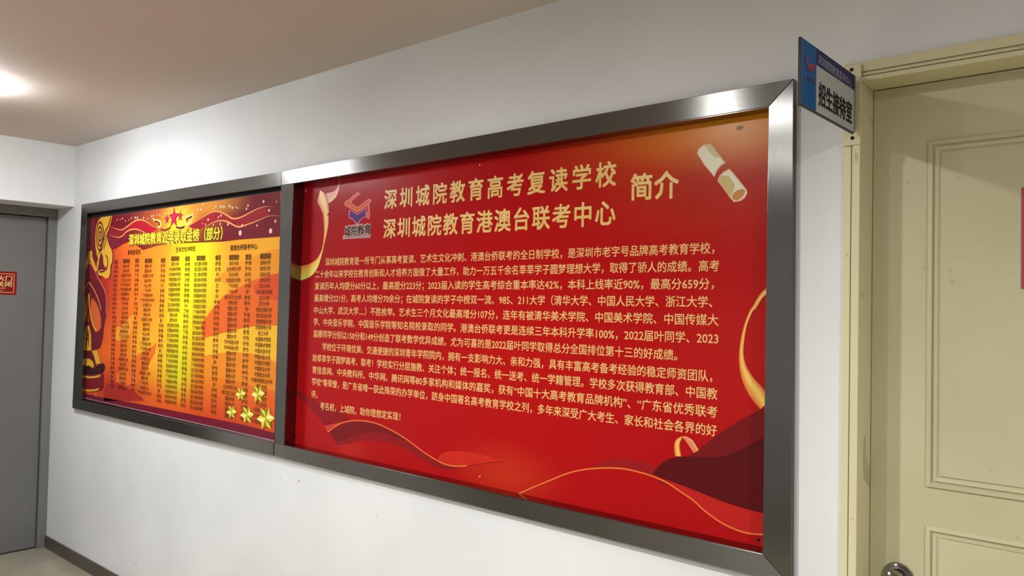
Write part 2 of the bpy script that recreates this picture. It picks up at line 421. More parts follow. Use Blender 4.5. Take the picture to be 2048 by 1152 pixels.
# ------------------------------------------------------------------ flat print helpers (real sheets a fraction of a millimetre thick, at their place on the poster)
YP = 0.033                                    # front of the poster sheets
def Z(ox, oy, s, pts): return [(ox + x*s, oy + y*s) for x, y in pts]
XMAX, XMIN, ZMAX = 9.0, -9.0, 9.0
def wpt(px, py): p = on_y(px, py, YP); return (min(p.x, XMAX), p.z)
def catmull(pts, n=6, closed=False):
    out = []; N = len(pts)
    rng = range(N if closed else N-1)
    for i in rng:
        g = (lambda k: pts[k % N]) if closed else (lambda k: pts[max(0, min(N-1, k))])
        p0, p1, p2, p3 = g(i-1), g(i), g(i+1), g(i+2)
        for k in range(n):
            t = k/n; t2 = t*t; t3 = t2*t
            out.append(tuple(0.5*((2*p1[a]) + (-p0[a]+p2[a])*t + (2*p0[a]-5*p1[a]+4*p2[a]-p3[a])*t2 + (-p0[a]+3*p1[a]-3*p2[a]+p3[a])*t3) for a in (0, 1)))
    if not closed: out.append(tuple(pts[-1]))
    return out
def sheet(name, loops, mat, parent, layer, uvs=None):
    """loops: list of (x, z) outlines, all in one mesh, facing the corridor"""
    vs, fs = [], []
    y = YP - 0.0003*layer
    for lp in loops:
        lp = [(max(min(x, XMAX), XMIN), min(z, ZMAX)) for x, z in lp]
        lp = [p for i, p in enumerate(lp) if math.dist(p, lp[i-1]) > 1e-6]
        if len(lp) < 3 or abs(sum(lp[i-1][0]*p[1] - p[0]*lp[i-1][1] for i, p in enumerate(lp))) < 1e-7: continue
        base = len(vs); vs += [(x, y, z) for x, z in lp]
        for t in tessellate_polygon([[Vector((x, z, 0)) for x, z in lp]]): fs.append([base + k for k in t])
    me = bpy.data.meshes.new(name); me.from_pydata(vs, [], fs)
    bm = bmesh.new(); bm.from_mesh(me)
    for f in bm.faces:
        f.normal_update()
        if f.normal.y > 0: f.normal_flip()
    bm.to_mesh(me); bm.free()
    return link(name, me, mat, parent)
def shape(name, px, mat, parent, layer, sm=0):
    if sm: px = catmull(px, sm, True)
    return sheet(name, [[wpt(*p) for p in px]], mat, parent, layer)
def strip(name, A, B, mat, parent, layer, n=40):
    """a printed band between two edges, U running across it"""
    def res(pts):
        c = catmull([wpt(*p) for p in pts], 10); L = [0]
        for a, b in zip(c, c[1:]): L.append(L[-1] + math.dist(a, b))
        out = []
        for k in range(n+1):
            s = L[-1]*k/n; i = max(j for j in range(len(L)) if L[j] <= s + 1e-12); i = min(i, len(c)-2)
            t = (s - L[i])/max(1e-9, L[i+1]-L[i]); out.append(tuple(c[i][a] + (c[i+1][a]-c[i][a])*t for a in (0, 1)))
        return out
    a, b = res(A), res(B); y = YP - 0.0003*layer
    cols = 4; vs, fs, us = [], [], []
    for p, q in zip(a, b):
        for k in range(cols+1): vs.append((p[0]+(q[0]-p[0])*k/cols, y, p[1]+(q[1]-p[1])*k/cols)); us.append(k/cols)
    for i in range(n):
        for k in range(cols):
            v = i*(cols+1)+k; fs.append((v, v+1, v+cols+2, v+cols+1))
    me = bpy.data.meshes.new(name); me.from_pydata(vs, [], fs)
    uv = me.uv_layers.new(name='UVMap')
    for l in me.loops: uv.data[l.index].uv = (us[l.vertex_index], 0.5)
    return link(name, me, mat, parent)
def line(name, px, wid, mat, parent, layer, n=8, taper=False):
    c = catmull([wpt(*p) for p in px], n); L, R = [], []
    for i, p in enumerate(c):
        a = c[max(0, i-1)]; b = c[min(len(c)-1, i+1)]; dx, dz = b[0]-a[0], b[1]-a[1]; l = math.hypot(dx, dz) or 1
        k = wid/2*(math.sin(math.pi*min(1, max(0.04, i/(len(c)-1)))) if taper else 1)
        L.append((p[0]-dz/l*k, p[1]+dx/l*k)); R.append((p[0]+dz/l*k, p[1]-dx/l*k))
    y = YP - 0.0003*layer; N = len(c)
    me = bpy.data.meshes.new(name)
    me.from_pydata([(max(x, XMIN), y, min(z, ZMAX)) for x, z in L+R], [], [(i, i+1, N+i+1, N+i) for i in range(N-1)])
    return link(name, me, mat, parent)

_glyph = {}
def glyphs(s, bold, res=2, align='LEFT', space=1.0):
    cu = bpy.data.curves.new('t', 'FONT'); cu.body = s; cu.size = 1.0; cu.resolution_u = res
    cu.align_x = align; cu.space_line = space
    ob = bpy.data.objects.new('t', cu); COL.objects.link(ob)
    dg = bpy.context.evaluated_depsgraph_get(); ev = ob.evaluated_get(dg); me = ev.to_mesh()
    v = [(p.co.x, p.co.y, 0.0) for p in me.vertices]; f = [tuple(p.vertices) for p in me.polygons]
    ev.to_mesh_clear(); bpy.data.objects.remove(ob); bpy.data.curves.remove(cu)
    if bold > 0:
        n0 = len(v); V, Fc = [], []
        for k in range(8 if bold > 0.035 else 4):
            a = math.pi*(k/4 if bold > 0.035 else k/2 + 0.25)
            V += [(x + bold*math.cos(a), y + bold*math.sin(a), k*0.00003) for x, y, _ in v]; Fc += [tuple(i + k*n0 for i in q) for q in f]
        v, f = V, Fc
    return v, f
def text(name, s, mat, parent, bold, put, res=2, **kw):
    """put maps a glyph coordinate (em units, x from 0..1 over the line's width, y in em around the line's middle) to the world"""
    v, f = glyphs(s, bold, res, **kw)
    x0 = min(p[0] for p in v); x1 = max(p[0] for p in v)
    me = bpy.data.meshes.new(name)
    me.from_pydata([put((x-x0)/(x1-x0), y - 0.385, d) for x, y, d in v], [], f)
    return tag(link(name, me, mat, parent), kind='stuff')
def characters(s, pl, pr, em, mat, parent, layer, bold, name, cell=0.86):
    a, b = wpt(*pl), wpt(*pr); y = YP - 0.0003*layer
    v, f = glyphs(s, 0.0); x0 = min(p[0] for p in v); x1 = max(p[0] for p in v); k = (b[0]-a[0])/(x1-x0)
    for i, ch in enumerate(s):
        gv, gf = glyphs(ch, bold)
        me = bpy.data.meshes.new(name)
        me.from_pydata([(a[0] + k*(i + 0.46 + (p[0]-0.5)*cell - x0*0.4), y - p[2], a[1] + (b[1]-a[1])*(i + p[0] - x0)/(x1-x0) + (p[1]-0.385)*em) for p in gv], [], gf)
        tag(link(name, me, mat, parent), kind='stuff')
def text_line(s, pl, pr, em, mat, parent, layer, bold=0.01, name='text_line'):
    a, b = wpt(*pl), wpt(*pr); y = YP - 0.0003*layer
    return text(name, s, mat, parent, bold, lambda u, v, d: (a[0]+(b[0]-a[0])*u, y - d, a[1]+(b[1]-a[1])*u + v*em))

# ------------------------------------------------------------------ big red board
board = tag(empty('display_board', ((B_TL[0]+B_TR[0])/2, FACE, B_BL[1])), 'large red school introduction board with gold text in a wide brushed steel frame', 'notice board')
g = 0.0004
def rail(name, pts, mat, parent, deep=0.034):
    MB().prism(pts, FACE, deep).bevel(0.0012, 2).build(name, mat, parent)
def lerp(a, b, t): return (a[0]+(b[0]-a[0])*t, a[1]+(b[1]-a[1])*t)
# level rails full length at the left, mitred at the right; upright rails between
TLd = (B_TL[0], B_iTL[1] - (B_iTR[1]-B_iTL[1])/(B_iTR[0]-B_iTL[0])*(B_iTL[0]-B_TL[0]))
BLd = (B_BL[0], B_iBL[1] - (B_iBR[1]-B_iBL[1])/(B_iBR[0]-B_iBL[0])*(B_iBL[0]-B_BL[0]))
rail('frame_rail', [B_TL, TLd, B_iTL, B_iTR, B_TR], M['steel_x'], board)
rail('frame_rail', [B_BL, B_BR, B_iBR, B_iBL, BLd], M['steel_x'], board)
rail('frame_stile', [(TLd[0], TLd[1]-g), (BLd[0], BLd[1]+g), (B_iBL[0], B_iBL[1]+g), (B_iTL[0], B_iTL[1]-g)], M['steel_z'], board)
rail('frame_stile', [(B_iTR[0]+g, B_iTR[1]), (B_iBR[0]+g, B_iBR[1]), (B_BR[0], B_BR[1]+2*g), (B_TR[0], B_TR[1]-2*g)], M['steel_z'], board)
px0, px1, pz0, pz1 = -2.900, -0.790, 0.985, 2.122
o = wpt(1050, 600)
ox, oz = (px0+px1)/2, pz0
def rel(px, py): p = wpt(px, py); return (p[0]-ox, p[1]-oz)
bl = lambda px, py, rx, rz, c, am: (*rel(px, py), rx, rz, c, am)
M['poster_red'] = print_base('red_poster_print', (172, 16, 18), [
    bl(600, 450, 0.42, 0.9, (150, 18, 30), 0.7), bl(1060, 700, 0.75, 0.5, (182, 22, 16), 0.5),
    bl(1400, 262, 0.70, 0.17, (202, 84, 30), 0.9), bl(1480, 330, 0.8, 0.3, (186, 52, 26), 0.7),
    bl(1480, 700, 0.35, 0.4, (186, 36, 28), 0.5), bl(1010, 950, 0.30, 0.14, (200, 58, 30), 0.55), bl(700, 900, 0.16, 0.08, (190, 42, 30), 0.6), bl(1560, 222, 0.62, 0.17, (232, 150, 34), 1.0)])
poster = MB().box(px0, YP, pz0, px1, YP + 0.003, pz1).build('poster', M['poster_red'], board)
MB().box(px0 - 0.02, YP + 0.0031, pz0 - 0.015, px1 + 0.02, YP + 0.0085, pz1 + 0.012).build('backing_panel', M['dark_gap'], board)
for px, py, mt in ((1516, 1079, 'screw'), (592, 874, 'screw'), (612, 382, 'white_plastic'), (960, 330, 'white_plastic'), (960, 953, 'white_plastic')):
    c = on_y(px, py, YP)
    MB().lathe([(0.0045 if mt == 'screw' else 0.0025, 0), (0.0045 if mt == 'screw' else 0.0025, -0.0012), (0.002, -0.0022), (0, -0.0023)], (c.x, YP, c.z), 'y', 16).build('fixing_screw', M[mt], board)

fold_dark, fold_mid, fold_red, gold_line = ink((88, 18, 22)), ink((116, 24, 26)), ink((176, 28, 28)), ink((232, 118, 56))
# left fold of the printed cloth
shape('printed_fold', [(590, 776), (612, 790), (640, 806), (680, 822), (700, 838), (668, 846), (650, 852), (640, 838), (610, 806), (590, 790)], ink((140, 20, 28)), poster, 1)
Z3 = lambda pts: Z(600, 820, .2882, pts)
Z5 = lambda pts: Z(1000, 860, .293, pts)
crest = Z3([(195, 155), (240, 118), (300, 88), (370, 74), (440, 75), (520, 90), (600, 122), (700, 177), (780, 232), (860, 292), (960, 354), (1020, 380), (1090, 390), (1160, 387)])
shape('printed_fold', catmull(crest, 6) + Z3([(1050, 420), (950, 400), (850, 345), (740, 275), (640, 235), (520, 210), (420, 212), (330, 235), (260, 245)]), ink((142, 24, 28)), poster, 1)
shape('printed_fold', catmull(crest[:9], 6) + Z3([(700, 205), (600, 165), (500, 150), (400, 170), (320, 205), (265, 228)]), ink((122, 22, 28)), poster, 2)
shape('printed_fold', Z3([(170, 110), (260, 92), (330, 76), (250, 110), (192, 155)]), ink((200, 62, 48)), poster, 2)
shape('printed_fold', Z3([(960, 350), (990, 300), (1060, 284), (1150, 288), (1260, 310), (1340, 335), (1420, 358), (1300, 368), (1160, 385), (1060, 384)]), ink((196, 42, 28)), poster, 1, 4)
line('gold_line', crest, 0.0042, gold_line, poster, 3)
line('gold_line', Z3([(1160, 387), (1240, 376), (1320, 364), (1420, 358)]), 0.002, ink((150, 30, 28)), poster, 3)
# right folds
shape('printed_fold', Z(1000, 600, .2952, [(1100, 1130), (1300, 1045), (1400, 970), (1500, 895), (1600, 830), (1700, 775), (1785, 733), (1815, 720), (1815, 1400), (1300, 1300), (1080, 1240)]), fold_mid, poster, 1)
dark = [(1040, 300), (1080, 250), (1120, 215), (1180, 190), (1260, 182), (1400, 186), (1500, 183), (1620, 150), (1720, 95), (1812, 40)]
shape('printed_fold', catmull(Z5(dark), 6) + Z5([(1812, 572), (1650, 530), (1500, 480), (1300, 400), (1150, 345)]), fold_dark, poster, 2)
wave = Z5([(118, 440), (230, 390), (340, 345), (450, 300), (560, 272), (680, 260), (760, 259), (850, 265), (950, 287), (1050, 318), (1150, 365), (1240, 425), (1320, 480), (1400, 552), (1500, 625), (1600, 675), (1700, 705), (1815, 714)])
shape('printed_fold', catmull(Z5([(1040, 312), (1150, 345), (1300, 400), (1500, 480), (1650, 530), (1812, 572)]), 6) + Z5([(1815, 714), (1700, 705), (1600, 675), (1500, 625), (1400, 552), (1320, 480), (1240, 425), (1150, 365)]), ink((186, 34, 30)), poster, 3)
shape('printed_fold', catmull(Z5([(600, 262), (700, 215), (820, 195), (950, 212), (1060, 255), (1045, 316)]), 6) + Z5([(950, 287), (850, 265), (760, 259), (680, 260)]), ink((150, 26, 28)), poster, 1)
line('gold_line', wave, 0.0042, gold_line, poster, 4)
# gold ribbons
M['ribbon'] = ink_ramp('gold_ribbon_print', [(0, (214, 104, 50)), (0.25, (236, 150, 62)), (0.55, (240, 205, 96)), (0.8, (232, 158, 66)), (1, (206, 88, 44))])
M['ribbon2'] = ink_ramp('dark_gold_ribbon_print', [(0, (222, 112, 80)), (0.5, (214, 128, 84)), (1, (236, 170, 110))])
M['ribbon3'] = ink_ramp('pale_gold_ribbon_print', [(0, (228, 132, 52)), (0.4, (238, 190, 76)), (1, (226, 222, 100))])
Z7 = lambda pts: Z(520, 320, .12154, pts)
Z1 = lambda pts: Z(600, 340, .2604, pts)
strip('gold_ribbon', Z7([(1308, 300), (1290, 420), (1250, 490), (1180, 530), (1085, 550)]), Z7([(1309, 330), (1300, 470), (1260, 590), (1200, 665), (1130, 712)]), M['ribbon2'], poster, 1, 24)
strip('gold_ribbon', Z7([(992, 498), (965, 600), (950, 690), (990, 770), (1020, 850)]) + Z1([(178, 340), (185, 450), (181, 540), (166, 620)]),
      Z7([(996, 500), (1060, 545), (1105, 640), (1130, 760), (1138, 900)]) + Z1([(222, 330), (219, 420), (204, 500), (186, 570)][:4]), M['ribbon'], poster, 2, 50)
strip('gold_ribbon', Z1([(166, 620), (140, 670), (110, 700), (60, 726), (-16, 742)]), Z1([(186, 570), (168, 650), (135, 750), (80, 818), (-16, 856)]), M['ribbon3'], poster, 2, 30)
Z4 = lambda pts: Z(1000, 600, .2952, pts)
Z2 = lambda pts: Z(1000, 300, .2952, pts)
strip('gold_ribbon', Z2([(1815, 925), (1760, 980), (1712, 1060)]) + Z4([(1690, 80), (1655, 170), (1630, 280), (1620, 380), (1627, 480), (1652, 570), (1700, 660), (1765, 740)]),
      Z2([(1815, 972), (1775, 1010), (1735, 1075)]) + Z4([(1712, 80), (1675, 170), (1656, 280), (1652, 370), (1672, 450), (1722, 530), (1790, 608), (1820, 690)]), M['ribbon'], poster, 3, 60)
strip('gold_ribbon', Z5([(1196, 178), (1190, 130), (1192, 90), (1206, 62), (1228, 50)]), Z5([(1240, 180), (1232, 140), (1228, 105), (1234, 75), (1246, 56)]), M['ribbon'], poster, 3, 20)
strip('gold_ribbon', Z5([(1222, 54), (1245, 52), (1270, 78), (1296, 115), (1325, 158)]), Z5([(1232, 46), (1270, 44), (1312, 66), (1336, 100), (1358, 137)]), M['ribbon2'], poster, 4, 20)
# rolled diploma
Z8 = lambda pts: Z(1385, 280, .11719, pts)
shape('stain', [(1471, 258), (1476, 252), (1484, 251), (1488, 254), (1484, 259), (1477, 261)], ink((150, 92, 32)), poster, 1)
paper, paper2, edge = ink((240, 230, 200)), ink((216, 188, 128)), ink((238, 188, 150))
shape('diploma', Z8([(74, 225), (105, 150), (180, 88), (260, 66), (320, 68), (400, 170), (570, 390), (480, 450), (420, 530), (376, 636), (200, 425)]), edge, poster, 2)
shape('diploma', Z8([(92, 225), (120, 162), (190, 104), (262, 82), (312, 82), (392, 186), (540, 388), (462, 446), (402, 528), (370, 604), (210, 412)]), paper, poster, 3)
shape('diploma', Z8([(210, 100), (262, 84), (312, 84), (392, 188), (470, 296), (400, 310), (300, 220)]), ink((214, 200, 148)), poster, 4)
shape('diploma', Z8([(425, 690), (470, 600), (540, 535), (635, 488), (700, 560), (930, 850), (938, 905), (900, 985), (830, 1040), (710, 1062), (640, 985)]), edge, poster, 2)
shape('diploma', Z8([(442, 690), (482, 612), (550, 552), (630, 506), (690, 574), (915, 856), (922, 905), (886, 975), (822, 1026), (716, 1046), (650, 972)]), paper, poster, 3)
shape('diploma', Z8([(442, 690), (500, 600), (620, 620), (720, 760), (690, 880), (655, 975)]), paper2, poster, 4)
shape('diploma', Z8([(684, 1000), (690, 940), (740, 880), (820, 846), (885, 846), (895, 880), (870, 950), (810, 1008), (740, 1034)]), ink((204, 138, 74)), poster, 5, 4)
# emblem: orange mortarboard over a violet book
ZL = lambda pts: Z(675, 375, .09547, pts)
pink = ink((236, 132, 120))
cap_o = [(430, 96), (478, 118), (470, 150), (385, 215), (290, 300), (340, 350), (430, 410), (560, 310), (660, 232), (710, 250), (715, 290), (675, 340), (680, 480), (690, 560), (665, 660), (630, 662), (610, 560), (640, 480), (632, 375), (600, 400), (520, 460), (425, 525), (250, 430), (160, 380), (142, 335), (180, 285), (240, 255), (340, 160)]
cap_i = [(432, 116), (460, 124), (452, 144), (375, 200), (264, 300), (340, 366), (432, 426), (566, 326), (662, 250), (694, 262), (696, 290), (658, 332), (662, 480), (672, 560), (652, 640), (640, 640), (626, 560), (654, 480), (648, 350), (606, 376), (520, 440), (425, 500), (256, 412), (172, 366), (160, 335), (192, 298), (252, 268), (350, 172)]
book_o = [(238, 462), (330, 500), (425, 552), (510, 490), (604, 410), (608, 620), (540, 640), (470, 700), (415, 815), (370, 730), (310, 660), (238, 645)]
book_i = [(256, 482), (330, 518), (425, 572), (520, 504), (590, 440), (592, 608), (530, 626), (458, 686), (415, 765), (382, 712), (320, 645), (256, 630)]
shape('emblem', ZL(book_o), ink((226, 130, 160)), poster, 1); shape('emblem', ZL(book_i), ink((88, 44, 112)), poster, 2)
shape('emblem', ZL(cap_o), pink, poster, 3); shape('emblem', ZL(cap_i), ink((214, 98, 52)), poster, 4)
text_line('城院教育', (688.3, 463.2), (742.2, 457.8), 0.045, ink((214, 168, 160)), poster, 2, 0.11, 'emblem_text')
text_line('城院教育', (688.8, 463.2), (741.8, 457.8), 0.042, ink((36, 36, 34)), poster, 3, 0.03, 'emblem_text')
shape('emblem_strip', ZL([(122, 1010), (698, 970), (694, 1048), (112, 1084)]), ink((206, 172, 168)), poster, 2)
text_line('CHENGYUAN EDUCATION', (688, 474.5), (740.5, 471), 0.0145, ink((70, 36, 36)), poster, 3, 0.0, 'emblem_text')

tgold = noisy('gold_title_ink', (222, 168, 76), (246, 216, 142), scale=7, rough=0.36, detail=1)
bgold = ink((236, 184, 118))
def em_of(px, py, h): return wpt(px, py - h/2)[1] - wpt(px, py + h/2)[1]
te = em_of(1215, 345, 52)
characters('深圳城院教育高考复读学校', (768, 399.5), (1236.5, 345.5), te*1.02, tgold, poster, 2, 0.027, 'title_character')
characters('深圳城院教育港澳台联考中心', (767, 457.5), (1233, 424), te*1.02, tgold, poster, 2, 0.027, 'title_character', 0.93)
characters('简介', (1262, 374.5), (1358, 368), em_of(1310, 371, 57), tgold, poster, 2, 0.030, 'title_character', 0.98)
be = em_of(1400, 530, 24.5)
body = [
 ('深圳城院教育是一所专门从事高考复读、艺术生文化冲刺、港澳台侨联考的全日制学校，是深圳市老字号品牌高考教育学校，', 651, 524, 1429, 495.5),
 ('二十余年以来学校在教育创新和人才培养方面做了大量工作，助力一万五千余名莘莘学子圆梦理想大学，取得了骄人的成绩。高考', 631, 548.5, 1439, 531),
 ('复读历年人均提分60分以上，最高提分223分；2023届入读的学生高考综合重本率达42%，本科上线率近90%，最高分659分，', 630, 572, 1428, 567),
 ('最高增分221分，高考人均增分70余分；在城院复读的学子中榜双一流、985、211大学（清华大学、中国人民大学、浙江大学、', 629, 596, 1425, 603.5),
 ('中山大学、武汉大学.....）不胜枚举。艺术生三个月文化最高增分107分，连年有被清华美术学院、中国美术学院、中国传媒大', 628, 620, 1437, 640),
 ('学、中央音乐学院、中国音乐学院等知名院校录取的同学。港澳台侨联考更是连续三年本科升学率100%，2022届叶同学、2023', 627.5, 643.5, 1437, 677),
 ('届廖同学分别以150分和149分创造了联考数学优异成绩，尤为可喜的是2022届叶同学取得总分全国排位第十三的好成绩。', 627, 667, 1355, 710),
 ('学校位于环境优美、交通便捷的深圳青年学院院内，拥有一支影响力大、亲和力强，具有丰富高考备考经验的稳定师资团队，', 645, 693, 1425, 752.5),
 ('助莘莘学子圆梦高考、联考！学校实行分层施教、关注个体；统一报名、统一送考、统一学籍管理。学校多次获得教育部、中国教', 625.5, 715.5, 1435, 788),
 ('育信息网、中央教科所、中华网、腾讯网等80多家机构和媒体的嘉奖，获有“中国十大高考教育品牌机构”、“广东省优秀联考', 625, 739, 1435, 824.5),
 ('学校”等荣誉，是广东省唯一获此殊荣的办学单位，跻身中国著名高考教育学校之列，多年来深受广大考生、家长和社会各界的好', 624, 762.5, 1434, 861.5),
 ('评。', 623, 787, 635.5, 790), ('考名校，上城院，助你理想定实现！', 640.5, 811, 801, 833.5)]
for s, xl, yl, xr, yr in body: text_line(s, (xl, yl), (xr, yr), be, bgold, poster, 2, 0.013)

M['lining'] = flat('dark_steel_lining', (128, 116, 112), 0.16, 1.0)
def lining(pts, parent, deep=0.0335):
    n = len(pts); cx = sum(p[0] for p in pts)/n; cz = sum(p[1] for p in pts)/n
    ins = [(p[0] + math.copysign(0.0010, cx - p[0]), p[1] + math.copysign(0.0010, cz - p[1])) for p in pts]
    for i in range(n):
        j = (i+1) % n
        MB().prism([pts[i], pts[j], ins[j], ins[i]], FACE + 0.0035, deep).build('frame_lining', M['lining'], parent)
lining([B_iTL, B_iTR, B_iBR, B_iBL], board)
# ------------------------------------------------------------------ left golden board, its poster not set as deep
YP = 0.008
lb = tag(empty('honour_board', ((L_TL[0]+L_TR[0])/2, FACE, L_BL[1])), 'smaller orange and gold admissions honour board in a grey steel frame near the end wall', 'notice board')
Lx = min(B_TL[0], B_BL[0], TLd[0], BLd[0]) - 0.0008
def up(a, b, x): return (x, a[1] + (b[1]-a[1])*(x-a[0])/(b[0]-a[0]))
Ld0 = up(L_iTL, L_iTR, L_TL[0]); Ld1 = up(L_iBL, L_iBR, L_BL[0])
LD = 0.009
rail('frame_rail', [L_TL, Ld0, up(L_iTL, L_iTR, Lx), up(L_TL, L_TR, Lx)], M['steel_x'], lb, LD)
rail('frame_rail', [L_BL, up(L_BL, L_BR, Lx), up(L_iBL, L_iBR, Lx), Ld1], M['steel_x'], lb, LD)
rail('frame_stile', [(Ld0[0], Ld0[1]-g), (Ld1[0], Ld1[1]+g), (L_iBL[0], L_iBL[1]+g), (L_iTL[0], L_iTL[1]-g)], M['steel_z'], lb, LD)
lining([L_iTL, up(L_iTL, L_iTR, Lx - 0.002), up(L_iBL, L_iBR, Lx - 0.002), L_iBL], lb, 0.0085)
XMAX = Lx - 0.010
qx0, qx1, qz0, qz1 = wpt(178.5, 480)[0], XMAX, wpt(544, 879)[1], wpt(520, 388.5)[1]
XMIN, ZMAX = qx0 + 0.0005, qz1 - 0.0005
ox, oz = (qx0+qx1)/2, qz0
M['poster_gold'] = print_base('golden_poster_print', (222, 96, 30), [
    bl(410, 560, 1.05, 0.75, (238, 166, 40), 1.0), bl(560, 500, 0.6, 0.4, (240, 172, 40), 0.9), bl(392, 520, 0.34, 0.55, (232, 222, 34), 1.0), bl(360, 650, 0.28, 0.5, (222, 214, 30), 0.95), bl(350, 740, 0.26, 0.2, (206, 208, 36), 0.8),
    bl(300, 700, 0.4, 0.3, (236, 190, 46), 0.6), bl(205, 560, 0.42, 0.5, (170, 34, 34), 0.95), bl(225, 780, 0.7, 0.22, (176, 40, 30), 0.9), bl(450, 880, 1.1, 0.30, (196, 50, 30), 0.95)])
alu_trim = flat('aluminium_trim', (196, 186, 184), 0.4, 0.7)
hp = MB().box(qx0, YP, qz0, qx1, YP + 0.003, qz1).build('poster', M['poster_gold'], lb)
MB().box(qx0 - 0.015, YP + 0.0031, qz0 - 0.015, qx1 + 0.001, YP + 0.0085, qz1 + 0.045).build('backing_panel', M['dark_gap'], lb)
MB().box(qx0 + 0.01, YP - 0.006, qz0 - 0.004, qx1, YP - 0.0006, qz0 - 0.0008).build('edge_trim', alu_trim, lb)
Za = lambda pts: Z(390, 480, .10417, pts)
Zb = lambda pts: Z(390, 560, .20833, pts)
Zc = lambda pts: Z(220, 560, .20833, pts)
# printed colour waves
shape('printed_wave', Za([(1640, 158), (1500, 180), (1380, 222), (1230, 270), (1080, 330), (900, 415), (760, 495), (600, 590), (430, 725), (600, 860), (900, 1000), (1650, 1100)]), ink((230, 142, 36)), hp, 1)
shape('printed_wave', Za([(1640, 625), (1400, 680), (1200, 742), (1050, 800), (900, 880), (700, 990), (540, 1080)]) + Zb([(150, 300), (60, 430), (80, 560), (250, 515), (450, 465), (600, 440), (800, 437)]), ink((222, 98, 34)), hp, 2)
shape('printed_wave', Za([(1640, 625), (1400, 690), (1260, 760), (1120, 900), (1150, 1010), (1400, 1120)]) + Zb([(800, 200)]), ink((212, 76, 34)), hp, 3)
shape('printed_wave', Zb([(80, 560), (250, 515), (450, 465), (600, 440), (800, 437), (800, 800), (690, 745), (600, 715), (400, 690), (250, 700), (80, 730)]), ink((238, 178, 44)), hp, 3)
shape('printed_wave', Zb([(80, 730), (250, 700), (400, 690), (600, 715), (690, 745), (800, 800), (800, 1080), (700, 1050), (560, 1020), (400, 970), (200, 935), (60, 930)]), ink((228, 132, 34)), hp, 2)
shape('printed_wave', Zc([(60, 455), (120, 430), (180, 370), (250, 300), (240, 420), (200, 530), (130, 590), (50, 575)]), ink((226, 140, 44)), hp, 1)
shape('printed_wave', Zc([(150, 840), (210, 760), (290, 700), (380, 660), (450, 600), (430, 700), (380, 800), (320, 930), (250, 1000), (150, 1010), (60, 980), (60, 900)]), ink((218, 104, 36)), hp, 1)
shape('printed_wave', Zc([(-40, 1000), (60, 985), (180, 1040), (300, 1120), (330, 1160), (-60, 1160)]), ink((160, 40, 32)), hp, 2)
# maroon band across the top with the golden glow
ZT = lambda pts: Z(140, 380, .2256, pts)
ox2, oz2 = None, None
top = MB(); top.bm.free()
tb = [(178, 436.4), (561, 382.8), (561, 473), (480, 479), (447, 483), (400, 485), (350, 488), (316, 491), (286, 500), (262, 482), (246, 488), (232, 497), (222, 500), (200, 560), (172, 640)]
tb_w = [wpt(*p) for p in tb]
bx = (min(p[0] for p in tb_w)+max(p[0] for p in tb_w))/2; bz = min(p[1] for p in tb_w)
def rel2(px, py): p = wpt(px, py); return (p[0]-bx, p[1]-bz)
M['maroon_band'] = print_base('maroon_band_print', (112, 22, 34), [
    (*rel2(352, 440), 0.62, 0.22, (196, 100, 36), 0.95), (*rel2(420, 410), 0.42, 0.10, (206, 134, 44), 0.9), (*rel2(355, 450), 0.26, 0.20, (236, 196, 50), 1.0), (*rel2(350, 482), 0.16, 0.09, (214, 206, 40), 1.0), (*rel2(215, 500), 0.3, 0.3, (120, 24, 40), 0.6)])
sheet('maroon_band', [tb_w], M['maroon_band'], hp, 4)
Zr = lambda pts: Z(360, 380, .15625, pts)
Zl = lambda pts: Z(150, 390, .14755, pts)
gl = ink((236, 150, 84)); redr = ink((166, 22, 38))
A1 = Zr([(110, 465), (250, 380), (380, 300), (450, 276), (520, 282), (600, 320), (680, 365), (780, 350), (900, 290), (1000, 240), (1100, 212), (1220, 222)])
B1 = Zr([(240, 522), (330, 470), (430, 415), (520, 392), (600, 402), (680, 442), (740, 470), (800, 465), (900, 430), (1020, 385), (1150, 332), (1300, 330)])
shape('printed_ribbon', catmull(A1[:7], 5) + list(reversed(catmull(B1[:6], 5))), ink((150, 22, 34)), hp, 5)
shape('printed_ribbon', catmull(A1[6:11], 5) + list(reversed(catmull(B1[6:11], 5))), ink((146, 20, 36)), hp, 5)
line('gold_line', A1, 0.008, gl, hp, 6, taper=True); line('gold_line', B1, 0.008, gl, hp, 6, taper=True)
A2 = Zl([(480, 425), (560, 458), (640, 470), (720, 422), (800, 362), (880, 336), (960, 357), (1050, 420), (1120, 455)])
B2 = Zl([(455, 535), (560, 572), (640, 560), (700, 500), (780, 465), (860, 470), (940, 505), (1000, 540)])
shape('printed_ribbon', catmull(A2[3:], 5) + list(reversed(catmull(B2[3:], 5))), redr, hp, 5)
shape('printed_ribbon', catmull(A2[:4], 5) + list(reversed(catmull(B2[:4], 5))), ink((136, 24, 36)), hp, 5)
line('gold_line', A2, 0.008, gl, hp, 6, taper=True); line('gold_line', B2, 0.008, gl, hp, 6, taper=True)
def disc(c, r, n=10, ry=None): return [(c[0]+r*math.cos(2*math.pi*k/n), c[1]+(ry or r)*math.sin(2*math.pi*k/n)) for k in range(n)]
sp = [wpt(*p) for p in Zl([(575, 338), (618, 330), (650, 318), (688, 352), (738, 338), (770, 310), (820, 306), (850, 308), (935, 312), (990, 322), (1045, 290), (1072, 280), (1120, 270), (1155, 265), (1190, 298)])]
sp += [wpt(*p) for p in Zr([(530, 215), (568, 218), (642, 208), (675, 228), (745, 232), (720, 222), (855, 242), (875, 200), (1145, 262), (1075, 148), (1240, 150), (232, 255), (275, 250), (300, 180), (430, 245), (465, 215), (292, 430), (365, 380), (530, 328), (495, 350), (432, 448), (800, 455), (520, 436), (620, 438), (1225, 400), (990, 455), (330, 440)])]
